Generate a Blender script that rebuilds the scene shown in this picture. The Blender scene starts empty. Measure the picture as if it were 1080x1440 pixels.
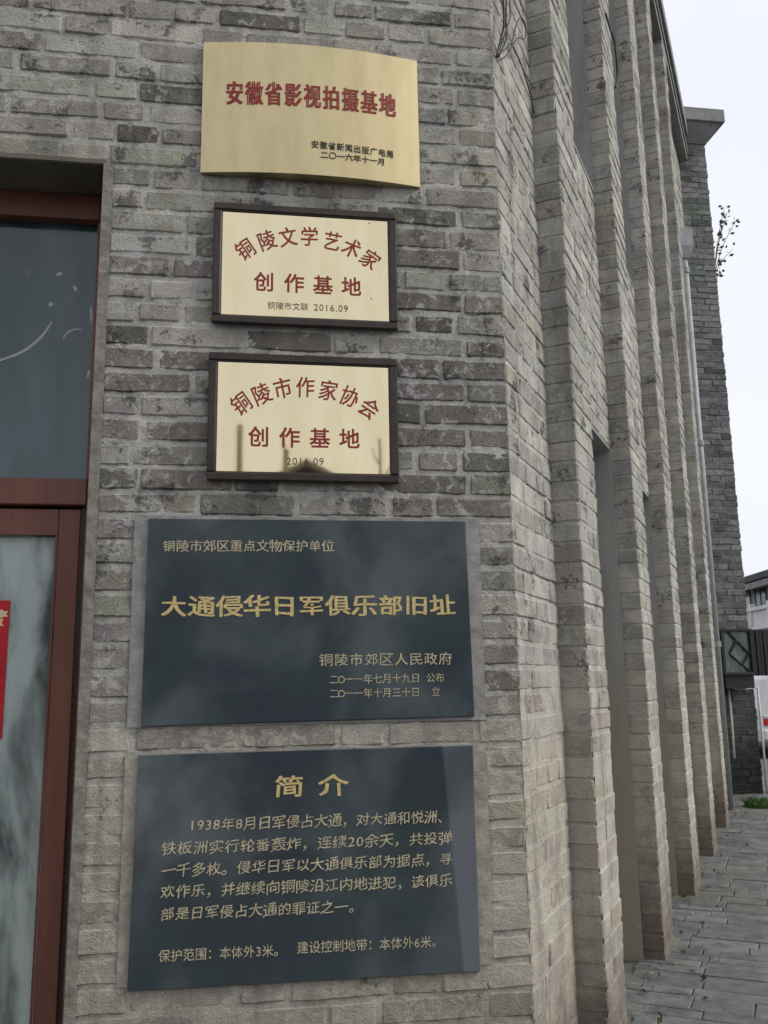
import bpy, bmesh, math, random
from mathutils import Vector, Matrix, noise
random.seed(7)
S = bpy.context.scene
COL = S.collection

# ------------------------------------------------------------ camera
CAM = Vector((-0.8512, -2.8, 1.366))
Rv, Uv, Fv = Vector((0.98886, -0.14793, -0.01556)), Vector((-0.0126, -0.18772, 0.98214)), Vector((0.14798, 0.97101, 0.18753))
Fv.normalize(); Rv = (Rv - Fv * Rv.dot(Fv)).normalized(); Uv = Rv.cross(Fv)
cd = bpy.data.cameras.new('camera'); cam = bpy.data.objects.new('camera', cd); COL.objects.link(cam)
cd.sensor_fit = 'VERTICAL'; cd.sensor_height = 36.0; cd.lens = 36.0 * 1267.3 / 1440.0
cd.clip_start = 0.05; cd.clip_end = 2000
cam.matrix_world = Matrix(((Rv.x, Uv.x, -Fv.x, CAM.x), (Rv.y, Uv.y, -Fv.y, CAM.y), (Rv.z, Uv.z, -Fv.z, CAM.z), (0, 0, 0, 1)))
S.camera = cam

# ------------------------------------------------------------ sky, sun, exposure
SUN_EL, SUN_AZ = math.radians(40), math.radians(107)      # azimuth clockwise from +Y
w = bpy.data.worlds.new('World'); S.world = w; w.use_nodes = True
nt = w.node_tree; nt.nodes.clear()
sky = nt.nodes.new('ShaderNodeTexSky'); sky.sky_type = 'NISHITA'; sky.sun_disc = False
sky.sun_elevation = SUN_EL; sky.sun_rotation = SUN_AZ; sky.air_density = 1.0; sky.dust_density = 4.0
mx = nt.nodes.new('ShaderNodeMix'); mx.data_type = 'RGBA'; mx.inputs[0].default_value = 0.86
tc = nt.nodes.new('ShaderNodeTexCoord'); ns = nt.nodes.new('ShaderNodeTexNoise'); ns.inputs['Scale'].default_value = 2.2; ns.inputs['Detail'].default_value = 4
rp = nt.nodes.new('ShaderNodeValToRGB')
rp.color_ramp.elements[0].position = 0.3; rp.color_ramp.elements[0].color = (7.3, 7.55, 8.3, 1)
rp.color_ramp.elements[1].position = 0.7; rp.color_ramp.elements[1].color = (8.5, 8.6, 8.9, 1)
bg = nt.nodes.new('ShaderNodeBackground'); bg.inputs[1].default_value = 0.090
out = nt.nodes.new('ShaderNodeOutputWorld')
nt.links.new(tc.outputs['Generated'], ns.inputs['Vector']); nt.links.new(ns.outputs['Fac'], rp.inputs[0])
nt.links.new(sky.outputs[0], mx.inputs[6]); nt.links.new(rp.outputs[0], mx.inputs[7])
nt.links.new(mx.outputs[2], bg.inputs[0]); nt.links.new(bg.outputs[0], out.inputs[0])
sl = bpy.data.lights.new('sun', 'SUN'); sl.energy = 1.5; sl.angle = math.radians(24); sl.color = (1.0, 0.965, 0.92)
sun = bpy.data.objects.new('sun', sl); COL.objects.link(sun)
sd = Vector((math.sin(SUN_AZ) * math.cos(SUN_EL), math.cos(SUN_AZ) * math.cos(SUN_EL), math.sin(SUN_EL)))
sun.rotation_euler = sd.to_track_quat('Z', 'Y').to_euler(); sun.location = (6, -6, 12)
S.view_settings.view_transform = 'Standard'; S.view_settings.look = 'None'
S.view_settings.exposure = 0.5; S.view_settings.gamma = 1.0; S.view_settings.use_curve_mapping = False

# ------------------------------------------------------------ frames
TH = 0.5707117742837812
BV = Vector((math.sin(TH), math.cos(TH), 0)); NV = Vector((math.cos(TH), -math.sin(TH), 0)); ZV = Vector((0, 0, 1))
FRONT = (Vector((0, 0, 0)), Vector((1, 0, 0)), Vector((0, -1, 0)))     # origin, along, outward
SIDE = (Vector((0, 0, 0)), BV, NV)
WY = 7.4
WING = (Vector((0, WY, 0)), Vector((1, 0, 0)), Vector((0, -1, 0)))
GZ = 0.04                                                            # top of the pavement
def P(fr, u, v, wd): return fr[0] + fr[1] * u + fr[2] * wd + ZV * v
def px(p):
    v = Vector(p) - CAM; z = v.dot(Fv)
    if z < 0.1: return None
    return (540 + 1267.3 * v.dot(Rv) / z, 720 - 1267.3 * v.dot(Uv) / z, z)
def in_frame(p, m=0):
    q = px(p); return q is not None and -m < q[0] < 1080 + m and -m < q[1] < 1440 + m

# ------------------------------------------------------------ node helper
class NB:
    def __init__(s, name):
        s.m = bpy.data.materials.new(name); s.m.use_nodes = True; s.t = s.m.node_tree; s.t.nodes.clear()
        s.o = s.n('ShaderNodeOutputMaterial'); s.b = s.n('ShaderNodeBsdfPrincipled'); s.l(s.b.outputs[0], s.o.inputs[0])
        s.geo = s.n('ShaderNodeNewGeometry')
    def n(s, ty): return s.t.nodes.new(ty)
    def l(s, a, b): s.t.links.new(a, b)
    def set(s, sock, v):
        if hasattr(v, 'links'): s.l(v, sock)
        elif isinstance(v, (tuple, list)) and len(v) == 3 and sock.type == 'RGBA': sock.default_value = (*v, 1)
        else: sock.default_value = v
    def pos(s, scale=(1, 1, 1)):
        mp = s.n('ShaderNodeMapping'); mp.inputs['Scale'].default_value = scale; s.l(s.geo.outputs['Position'], mp.inputs[0]); return mp.outputs[0]
    def noise(s, scale, detail=4, rough=0.55, vec=None, dist=0):
        k = s.n('ShaderNodeTexNoise'); k.inputs['Scale'].default_value = scale; k.inputs['Detail'].default_value = detail
        k.inputs['Roughness'].default_value = rough; k.inputs['Distortion'].default_value = dist
        s.l(vec if vec is not None else s.geo.outputs['Position'], k.inputs['Vector']); return k.outputs['Fac']
    def voro(s, scale, feature='F1', vec=None):
        k = s.n('ShaderNodeTexVoronoi'); k.feature = feature; k.inputs['Scale'].default_value = scale
        s.l(vec if vec is not None else s.geo.outputs['Position'], k.inputs['Vector']); return k.outputs['Distance']
    def math(s, op, a, b=0.0, c=0.0):
        k = s.n('ShaderNodeMath'); k.operation = op
        for i, v in enumerate((a, b, c)): s.set(k.inputs[i], v)
        return k.outputs[0]
    def rng(s, v, a, b, c=0.0, d=1.0, smooth=True):
        k = s.n('ShaderNodeMapRange'); k.interpolation_type = 'SMOOTHSTEP' if smooth else 'LINEAR'
        for i, x in enumerate((v, a, b, c, d)): s.set(k.inputs[i], x)
        return k.outputs[0]
    def mix(s, f, a, b, mode='MIX'):
        k = s.n('ShaderNodeMix'); k.data_type = 'RGBA'; k.blend_type = mode
        s.set(k.inputs[0], f); s.set(k.inputs[6], a); s.set(k.inputs[7], b); return k.outputs[2]
    def z(s):
        k = s.n('ShaderNodeSeparateXYZ'); s.l(s.geo.outputs['Position'], k.inputs[0]); return k.outputs
    def bump(s, h, strength, dist, prev=None):
        k = s.n('ShaderNodeBump'); k.inputs['Strength'].default_value = strength; k.inputs['Distance'].default_value = dist
        s.l(h, k.inputs['Height'])
        if prev is not None: s.l(prev, k.inputs['Normal'])
        return k.outputs[0]
    def fin(s, col=None, rough=None, normal=None, metal=None, spec=None):
        if col is not None: s.set(s.b.inputs['Base Color'], col)
        if rough is not None: s.set(s.b.inputs['Roughness'], rough)
        if normal is not None: s.l(normal, s.b.inputs['Normal'])
        if metal is not None: s.set(s.b.inputs['Metallic'], metal)
        if spec is not None: s.set(s.b.inputs['Specular IOR Level'], spec)
        return s.m

SMEAR_UP, SMEAR_LOW = (0.43, 0.425, 0.405), (0.52, 0.465, 0.375)
def masonry(name, src, base=(0.3, 0.29, 0.27), smear_bias=0.0, soot=1.0):
    """old grey brick or mortar: src 'object' (object colour), 'tint' (colour attribute) or None (base)"""
    m = NB(name)
    if src == 'object': k = m.n('ShaderNodeObjectInfo'); col = k.outputs['Color']
    elif src == 'tint': k = m.n('ShaderNodeAttribute'); k.attribute_name = 'tint'; col = k.outputs['Color']
    else: col = base
    zz = m.z()[2]
    wob = m.noise(1.7, 3)
    low = m.rng(m.math('ADD', zz, m.math('MULTIPLY', wob, 0.55)), 1.2, 1.95, 1.0, 0.0)      # lime-washed lower zone
    n_big = m.noise(7, 5, 0.6); n_mid = m.noise(26, 8, 0.72, dist=0.6); n_fine = m.noise(140, 6, 0.7)
    col = m.mix(1.0, col, m.mix(m.rng(n_big, 0.25, 0.75), (0.74, 0.74, 0.74), (1.32, 1.30, 1.24)), 'MULTIPLY')
    col = m.mix(m.rng(n_fine, 0.3, 0.7), m.mix(1.0, col, (0.78, 0.78, 0.78), 'MULTIPLY'), m.mix(1.0, col, (1.18, 1.18, 1.18), 'MULTIPLY'))
    # greenish algae
    alg = m.rng(m.noise(4.2, 5, 0.6, vec=m.pos((1, 1, .6))), 0.57, 0.74, 0, 0.38)
    col = m.mix(alg, col, (0.17, 0.17, 0.115))
    # mortar smears over brick faces
    cov = m.math('ADD', m.math('ADD', n_mid, m.math('MULTIPLY', low, 0.035)), m.math('MULTIPLY', m.math('SUBTRACT', m.noise(3.1, 3), 0.5), 0.35))
    sm = m.rng(cov, 0.515 - smear_bias, 0.63 - smear_bias, 0, 0.85)
    col = m.mix(sm, col, m.mix(low, SMEAR_UP, SMEAR_LOW))
    col = m.mix(m.math('MULTIPLY', low, 0.40), col, m.mix(m.rng(m.noise(11, 6, .65), .3, .7), (0.30, 0.265, 0.205), (0.50, 0.45, 0.36)))
    # black soot blots with sharp, crumbly edges
    so = m.math('ADD', m.math('MULTIPLY', m.noise(9, 3, 0.5), 0.55), m.math('MULTIPLY', m.noise(55, 8, 0.75), 0.45))
    so = m.math('SUBTRACT', so, m.math('MULTIPLY', low, 0.05))
    so = m.math('SUBTRACT', so, m.rng(m.z()[1], .02, .3, 0, .022))
    sof = m.rng(so, 0.538, 0.59, 0, 0.78 * soot)
    col = m.mix(sof, col, (0.05, 0.048, 0.045))
    # run-off streaks
    stv = m.noise(1.0, 6, .65, vec=m.pos((9, 9, .55)))
    col = m.mix(m.rng(stv, .50, .72, 0, .5), col, (0.15, 0.145, 0.125))
    col = m.mix(m.rng(stv, .48, .30, 0, .22), col, (0.46, 0.45, 0.42))
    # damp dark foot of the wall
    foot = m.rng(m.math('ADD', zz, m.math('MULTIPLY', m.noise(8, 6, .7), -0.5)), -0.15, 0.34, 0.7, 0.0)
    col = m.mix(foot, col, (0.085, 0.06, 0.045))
    pits = m.rng(m.voro(85), 0.05, 0.35)
    h = m.math('ADD', m.math('MULTIPLY', n_mid, 1.0), m.math('ADD', m.math('MULTIPLY', n_fine, 0.5), m.math('MULTIPLY', pits, 0.18)))
    nrm = m.bump(h, 0.85, 0.010)
    return m.fin(col, 0.92, nrm, spec=0.25)

M = {}
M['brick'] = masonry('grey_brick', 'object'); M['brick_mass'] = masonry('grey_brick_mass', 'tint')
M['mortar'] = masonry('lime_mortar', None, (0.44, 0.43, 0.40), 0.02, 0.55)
def far_brick():
    m = NB('dark_wing_brick'); k = m.n('ShaderNodeAttribute'); k.attribute_name = 'tint'
    zz = m.z()[2]; n1 = m.noise(3, 5, .6); n2 = m.noise(20, 6, .7)
    col = m.mix(m.rng(n2, .3, .7), m.mix(1, k.outputs['Color'], (.7, .7, .72), 'MULTIPLY'), m.mix(1, k.outputs['Color'], (1.3, 1.3, 1.3), 'MULTIPLY'))
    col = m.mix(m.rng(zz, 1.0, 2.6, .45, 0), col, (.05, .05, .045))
    col = m.mix(m.rng(n1, .52, .68, 0, .6), col, (.06, .06, .06))
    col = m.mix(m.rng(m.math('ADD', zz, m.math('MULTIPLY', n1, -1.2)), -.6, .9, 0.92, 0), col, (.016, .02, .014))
    moss = m.math('MULTIPLY', m.rng(m.noise(2.4, 4, .6), .45, .6, 0, .7), m.math('MULTIPLY', m.rng(zz, 6.2, 6.9, 0, 1), m.rng(zz, 7.2, 8.0, 1, 0)))
    col = m.mix(moss, col, (.09, .15, .10))
    return m.fin(col, .95, m.bump(n2, .6, .01), spec=.2)
M['wing'] = far_brick()
def simple(name, col, col2=None, rough=.8, scale=12, bump=.3, bd=.004, metal=0, spec=.4, stretch=(1, 1, 1), lo=.35, hi=.65):
    m = NB(name); v = m.pos(stretch); n1 = m.noise(scale, 6, .62, vec=v); n2 = m.noise(scale * 7, 5, .6, vec=v)
    c2 = col2 or tuple(x * .75 for x in col)
    c = m.mix(m.rng(m.math('ADD', m.math('MULTIPLY', n1, .75), m.math('MULTIPLY', n2, .25)), lo, hi), col, c2)
    return m.fin(c, rough, m.bump(m.math('ADD', n1, m.math('MULTIPLY', n2, .5)), bump, bd) if bump else None, metal, spec)
M['cement'] = simple('grey_cement', (.34, .335, .32), (.22, .215, .20), .9, 14, .6, .006)
M['cement_low'] = simple('beige_cement', (.37, .345, .29), (.24, .225, .18), .9, 14, .7, .007)
def stained():
    m = NB('stained_render'); zz = m.z()[2]; n1 = m.noise(2.5, 6, .62, vec=m.pos((3, 3, .5))); n2 = m.noise(22, 6, .7)
    c = m.mix(m.rng(n1, .3, .7), (.25, .25, .242), (.33, .33, .315))
    c = m.mix(m.rng(m.math('ADD', zz, n1), 1.5, 2.4, .8, 0), c, (.30, .27, .215))
    c = m.mix(m.rng(n2, .58, .72, 0, .5), c, (.13, .13, .12))
    return m.fin(c, .9, m.bump(m.math('ADD', n1, m.math('MULTIPLY', n2, .4)), .4, .006), spec=.2)
M['reveal'] = stained()
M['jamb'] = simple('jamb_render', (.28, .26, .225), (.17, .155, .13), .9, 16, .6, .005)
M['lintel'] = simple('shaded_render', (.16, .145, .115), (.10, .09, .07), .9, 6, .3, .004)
M['frame_red'] = simple('red_brown_frame', (.215, .080, .054), (.14, .056, .040), .45, 10, .1, .001, stretch=(1, 1, .12))
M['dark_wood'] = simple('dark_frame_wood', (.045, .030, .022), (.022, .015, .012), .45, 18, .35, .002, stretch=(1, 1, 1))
M['gold_edge'] = simple('brass_edge', (.42, .33, .16), (.30, .23, .11), .45, 20, .1, .001, metal=.9)
M['red_ink'] = simple('red_enamel', (.30, .028, .016), (.22, .02, .012), .55, 60, .1, .0006)
M['black_ink'] = simple('black_enamel', (.05, .035, .02), (.03, .022, .015), .55, 60, 0)
M['brown_ink'] = simple('brown_enamel', (.12, .05, .025), (.08, .035, .02), .55, 60, 0)
M['gilt'] = simple('gilded_cut_letters', (.70, .54, .23), (.46, .36, .16), .55, 90, .5, .001, spec=.4)
M['gilt_pale'] = simple('pale_gilded_letters', (.60, .52, .33), (.33, .30, .20), .6, 60, .4, .001)
M['coping'] = simple('coping_stone', (.26, .255, .255), (.18, .175, .175), .9, 5, .4, .006)
M['pipe'] = simple('grey_pipe_paint', (.30, .31, .32), (.22, .23, .235), .5, 9, .1, .002)
M['black_metal'] = simple('black_metal', (.010, .012, .012), (.018, .021, .021), .55, 12, .1, .002)
M['white_paint'] = simple('white_pipe_paint', (.62, .62, .60), (.45, .45, .43), .5, 12, .1, .002)
M['cable'] = simple('black_cable', (.02, .02, .022), (.03, .03, .03), .6, 30, 0)
M['bark'] = simple('bark', (.26, .22, .16), (.16, .135, .10), .95, 12, .8, .01, stretch=(1, 1, .3))
M['leaf'] = simple('leaf', (.05, .085, .03), (.09, .12, .05), .6, 14, 0)
M['grass'] = simple('grass_blades', (.055, .12, .03), (.10, .17, .05), .7, 20, 0)
M['render_grey'] = simple('house_render', (.36, .36, .37), (.29, .29, .30), .9, 2, .2, .005)
M['render_white'] = simple('white_render', (.66, .66, .65), (.54, .54, .53), .9, 2, .2, .005)
M['tile'] = simple('roof_tile', (.085, .085, .09), (.05, .05, .055), .85, 4, .4, .01)
M['tile_pale'] = simple('weathered_roof_tile', (.22, .20, .17), (.15, .14, .12), .9, 4, .4, .01)
M['car_white'] = simple('white_car_paint', (.62, .62, .62), (.56, .56, .56), .25, 3, 0, spec=.5)
M['tyre'] = simple('tyre_rubber', (.02, .02, .02), (.03, .03, .03), .8, 20, 0)
M['smear'] = simple('dried_paint_smear', (.48, .52, .54), (.30, .34, .36), .8, 60, 0)
M['litter'] = simple('dry_litter', (.26, .22, .13), (.12, .10, .06), .9, 30, 0)
M['tail'] = simple('tail_lamp_red', (.45, .012, .02), (.35, .01, .015), .25, 10, 0)
M['lamp_clear'] = simple('pale_lens', (.5, .5, .5), (.4, .4, .4), .2, 10, 0)

def plaque_gold(name, col, rough, streak, dark):
    m = NB(name); n1 = m.noise(5, 5, .6, vec=m.pos((3, 1, .7))); n2 = m.noise(60, 4, .6, vec=m.pos((.15, 1, 4)))
    c = m.mix(m.rng(n1, .35, .7), col, dark)
    r = m.math('ADD', rough, m.math('MULTIPLY', n2, streak))
    return m.fin(c, r, m.bump(m.noise(3, 2), .05, .004), 1.0)
M['gold_satin'] = plaque_gold('satin_gold_sheet', (.56, .47, .275), .42, .10, (.49, .41, .235))
M['gold_mirror'] = plaque_gold('mirror_gold_sheet', (.74, .645, .42), .02, .03, (.69, .595, .37))
def granite(name='polished_black_granite', painted_reflection=False):
    m = NB(name)
    n1 = m.noise(3.2, 5, .6, vec=m.pos((1, 1, 1.5))); n2 = m.noise(3.4, 4, .5, vec=m.pos((1, 1, .75)), dist=.3); f = m.noise(320, 3, .6)
    c = m.mix(m.rng(n1, .35, .65), (.031, .040, .051), (.036, .053, .056))
    c = m.mix(m.rng(n2, .42, .70, 0, .6), c, (.105, .125, .133))        # dust and cloudy reflections, painted as one tone
    c = m.mix(m.rng(f, .6, .75, 0, .35), c, (.09, .10, .10))
    if painted_reflection:                                                         # pale reflections painted in: a strip down the right edge, clouds top left
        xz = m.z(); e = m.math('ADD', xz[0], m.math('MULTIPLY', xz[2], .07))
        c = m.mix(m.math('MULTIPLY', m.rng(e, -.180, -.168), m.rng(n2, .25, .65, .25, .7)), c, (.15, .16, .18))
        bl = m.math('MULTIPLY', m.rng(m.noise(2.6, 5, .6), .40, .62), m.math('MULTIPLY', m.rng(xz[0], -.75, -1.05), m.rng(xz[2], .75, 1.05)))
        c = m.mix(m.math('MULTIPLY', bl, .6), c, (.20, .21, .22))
    return m.fin(c, m.rng(n2, .3, .8, .16, .42), m.bump(m.noise(4, 2), .04, .003), 0, .55)
M['granite'] = granite(); M['granite_reflection'] = granite('reflection_painted_granite', True)
def paneg(name, base, cloud, cs, lo, hi, streak=False):
    m = NB(name); n1 = m.noise(cs, 4, .55, vec=m.pos((2.2, 1, .7)), dist=.3)
    c = m.mix(m.rng(n1, lo, hi), base, cloud)
    if streak: c = m.mix(m.rng(m.noise(16, 6, .7), .66, .76, 0, .5), c, (.28, .30, .30))
    m.fin(c, m.rng(n1, .3, .7, .06, .25), None, 0, .6); return m.m
M['pane_dark'] = paneg('dusty_glass_painted_sky', (.030, .058, .052), (.10, .145, .165), .9, .36, .62, True)  # bluish clouds imitate reflected sky in the colour; pale streaks are dust
M['pane_wash_reflect'] = paneg('whitewash_reflection_glass', (.07, .09, .085), (.44, .50, .475), 2.8, .36, .60)  # pale clouds hold both inner whitewash and painted-in reflections
M['pane_lattice'] = paneg('lattice_glass', (.05, .075, .07), (.17, .22, .21), 6, .35, .65)
M['house_glass'] = paneg('house_window_glass', (.03, .05, .05), (.10, .14, .14), 1.5, .35, .65)
M['house_glass_pale'] = paneg('pale_window_glass', (.30, .38, .36), (.40, .47, .46), 1.5, .35, .65)
M['poster_red'] = simple('red_poster_paper', (.55, .012, .022), (.42, .01, .018), .6, 8, .3, .003)
M['poster_print'] = simple('gold_poster_print', (.75, .55, .25), (.80, .75, .60), .6, 25, 0)
def paving():
    m = NB('paving_stone'); k = m.n('ShaderNodeObjectInfo')
    n1 = m.noise(9, 6, .65); n2 = m.noise(60, 6, .7); n3 = m.noise(1.6, 4, .6, vec=m.pos((1, 1, 1)))
    c = m.mix(1, k.outputs['Color'], m.mix(m.rng(n1, .3, .7), (.62, .66, .70), (1.35, 1.33, 1.28)), 'MULTIPLY')
    c = m.mix(m.rng(n3, .5, .68, 0, .55), c, (.13, .13, .085))
    c = m.mix(m.rng(n2, .6, .72, 0, .5), c, (.045, .045, .045))
    return m.fin(c, m.rng(n1, .3, .7, .45, .8), m.bump(m.math('ADD', n1, m.math('MULTIPLY', n2, .5)), .7, .01), 0, .4)
M['paving'] = paving()
M['paving_bed'] = simple('paving_joint_grit', (.115, .115, .11), (.08, .08, .075), .95, 20, .8, .008)
M['asphalt'] = simple('road_asphalt', (.075, .075, .078), (.05, .05, .052), .9, 2, .4, .005)

# ------------------------------------------------------------ object helpers
def link(name, me, mats=None, parent=None, loc=None):
    o = bpy.data.objects.new(name, me); COL.objects.link(o)
    if me is not None:
        for mm in (mats if isinstance(mats, (list, tuple)) else [mats] if mats else []): me.materials.append(mm)
    if loc is not None: o.location = loc
    if parent is not None:
        o.parent = parent; L = Vector((0, 0, 0)); q = parent
        while q is not None: L = L + q.location; q = q.parent
        o.location = (Vector(loc) if loc is not None else Vector((0, 0, 0))) - L
    return o
def thing(name, label, cat, loc=(0, 0, 0), group=None, kind=None):
    o = link(name, None, loc=Vector(loc)); o.empty_display_size = .2; tag(o, label, cat, group, kind); return o
def tag(o, label=None, cat=None, group=None, kind=None):
    if label: o['label'] = label
    if cat: o['category'] = cat
    if group: o['group'] = group
    if kind: o['kind'] = kind
class MB:
    """mesh collector in world space"""
    def __init__(s): s.v = []; s.f = []; s.c = []; s.ft = []
    def add(s, vs, fs, col=None):
        k = len(s.v); s.v += [tuple(x) for x in vs]; s.f += [tuple(i + k for i in f) for f in fs]
        s.c += [col or (1, 1, 1)] * len(vs)
    def box(s, a, b, fr=None, col=None, bev=0.0):
        """a,b = (u,v,w) corners; fr frame or None for world axes x,z,-y"""
        fr = fr or FRONT
        u0, v0, w0 = (min(a[i], b[i]) for i in range(3)); u1, v1, w1 = (max(a[i], b[i]) for i in range(3))
        if bev <= 0:
            vs = [P(fr, u, v, ww) for u in (u0, u1) for v in (v0, v1) for ww in (w0, w1)]
            s.add(vs, [(0, 1, 3, 2), (4, 6, 7, 5), (0, 4, 5, 1), (2, 3, 7, 6), (0, 2, 6, 4), (1, 5, 7, 3)], col); return
        e = bev; vs = []; idx = {}
        for i, u in enumerate((u0, u1)):
            for j, v in enumerate((v0, v1)):
                for k, ww in enumerate((w0, w1)):
                    du, dv, dw = (1 if i == 0 else -1) * e, (1 if j == 0 else -1) * e, (1 if k == 0 else -1) * e
                    for ax in range(3):
                        idx[(i, j, k, ax)] = len(vs)
                        vs.append(P(fr, u + (du if ax != 0 else 0), v + (dv if ax != 1 else 0), ww + (dw if ax != 2 else 0)))
        fs = []
        for ax in range(3):
            for sd_ in (0, 1):
                q = []
                for a_, b_ in ((0, 0), (1, 0), (1, 1), (0, 1)):
                    t = [a_, b_]; t.insert(ax, sd_); q.append(idx[(*t, ax)])
                fs.append(tuple(q))
        for ax in range(3):
            o1, o2 = [k for k in range(3) if k != ax]
            for p1 in (0, 1):
                for p2 in (0, 1):
                    t0 = [0, 0, 0]; t0[o1] = p1; t0[o2] = p2; t1 = list(t0); t1[ax] = 1
                    fs.append((idx[(*t0, o1)], idx[(*t1, o1)], idx[(*t1, o2)], idx[(*t0, o2)]))
        for i in (0, 1):
            for j in (0, 1):
                for k in (0, 1): fs.append((idx[(i, j, k, 0)], idx[(i, j, k, 1)], idx[(i, j, k, 2)]))
        s.add(vs, fs, col)
    def tube(s, pts, r, n=8, col=None, taper=None):
        pts = [Vector(p) for p in pts]; vs = []; fs = []
        for i, p in enumerate(pts):
            d = (pts[min(i + 1, len(pts) - 1)] - pts[max(i - 1, 0)]).normalized()
            a = d.orthogonal().normalized() if abs(d.z) < .9 else d.cross(Vector((1, 0, 0))).normalized(); b = d.cross(a)
            rr = (taper[i] if taper else r)
            for k in range(n): t = 2 * math.pi * k / n; vs.append(p + (a * math.cos(t) + b * math.sin(t)) * rr)
        for i in range(len(pts) - 1):
            for k in range(n): fs.append((i * n + k, i * n + (k + 1) % n, (i + 1) * n + (k + 1) % n, (i + 1) * n + k))
        fs.append(tuple(range(n))[::-1]); fs.append(tuple((len(pts) - 1) * n + k for k in range(n)))
        s.add(vs, fs, col)
    def build(s, name, mat, parent=None, smooth=False, loc=None, label=None, recalc=True):
        L = Vector(loc) if loc is not None else Vector((0, 0, 0))
        me = bpy.data.meshes.new(name); me.from_pydata([tuple(Vector(v) - L) for v in s.v], [], s.f)
        if recalc:
            bm = bmesh.new(); bm.from_mesh(me); bmesh.ops.recalc_face_normals(bm, faces=bm.faces); bm.to_mesh(me); bm.free()
        at = me.color_attributes.new('tint', 'FLOAT_COLOR', 'POINT')
        flat = []
        for c in s.c: flat += [c[0], c[1], c[2], 1.0]
        at.data.foreach_set('color', flat)
        if smooth: me.polygons.foreach_set('use_smooth', [True] * len(me.polygons))
        o = link(name, me, mat, parent, L)
        if label: o['label'] = label
        return o

# ------------------------------------------------------------ bricks
ROW = 0.0785
def jit(a): return random.uniform(-a, a)
def brick_geo(fr, u0, u1, v0, v1, wf, wb, rough=1.0):
    """rough block: front at wf, back at wb; worn, chamfered, slightly skewed"""
    c = min(.006, (v1 - v0) * .12) * random.uniform(.6, 1.3)
    L = u1 - u0; nseg = 3 if L > .2 else 2
    us = [u0, u0 + c] + [u0 + L * (k + 1) / (nseg + 1) + jit(.01) for k in range(nseg - 1)] + [u1 - c, u1]
    tilt, skew, lean = jit(.0018) * rough, jit(.0025) * rough, jit(.002) * rough
    vs = []
    for i, u in enumerate(us):
        e = c * .8 if i in (0, len(us) - 1) else 0
        f = (u - (u0 + u1) / 2) / L
        vb, vt = v0 + jit(.0022) * rough + skew * f + e * .6, v1 + jit(.0022) * rough + skew * f - e * .6
        wq = wf + tilt * f * 2 + jit(.0012) * rough - e
        for (v, ww) in ((vb, wb), (vb, wq - c), (vb + c, wq - lean), (vt - c, wq + lean), (vt, wq - c), (vt, wb)):
            vs.append(P(fr, u + jit(.0012) * rough, v, ww))
    fs = []; n = 6
    for i in range(len(us) - 1):
        for k in range(n - 1): fs.append((i * n + k, i * n + k + 1, (i + 1) * n + k + 1, (i + 1) * n + k))
    fs.append((0, 5, 4, 3, 2, 1)); b = (len(us) - 1) * n; fs.append((b, b + 1, b + 2, b + 3, b + 4, b + 5))
    return vs, fs
PAL = [((.285, .278, .250), 6), ((.258, .248, .235), 5), ((.325, .318, .285), 5), ((.225, .22, .202), 3), ((.265, .262, .222), 3),
       ((.19, .18, .165), 1.6), ((.25, .232, .212), 1.2), ((.365, .36, .33), 3), ((.115, .11, .10), .7)]
PALS = [((.36, .355, .335), 6), ((.335, .33, .31), 5), ((.39, .385, .36), 4), ((.31, .295, .275), 2), ((.32, .322, .28), 2), ((.23, .22, .205), .6)]
def pick(pal):
    c = random.choices([p[0] for p in pal], [p[1] for p in pal])[0]; k = random.uniform(.86, 1.2) * (1.07 if pal is PAL else 1); c = (c[0] * 1.02, c[1], c[2] * .98)
    return tuple(x * k * random.uniform(.97, 1.03) for x in c)
def row_bricks(u0, u1, k, spans_long=.288, spans_short=.136, joint=.0125):
    """old irregular bond: cut points from u0 to u1"""
    out_ = []; u = u0; j = k % 2; first = True
    while u < u1 - .02:
        if first: L = spans_short if j else spans_long * random.uniform(.55, 1.0)
        else:
            L = spans_long if (len(out_) + j) % 2 == 0 else spans_short
            if random.random() < .22: L = spans_long if L == spans_short else spans_short
            L *= random.uniform(.95, 1.05)
        first = False
        e = min(u + L, u1)
        if u1 - e < .07: e = u1
        out_.append((u, e)); u = e + joint * random.uniform(.7, 1.4)
    return out_
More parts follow.
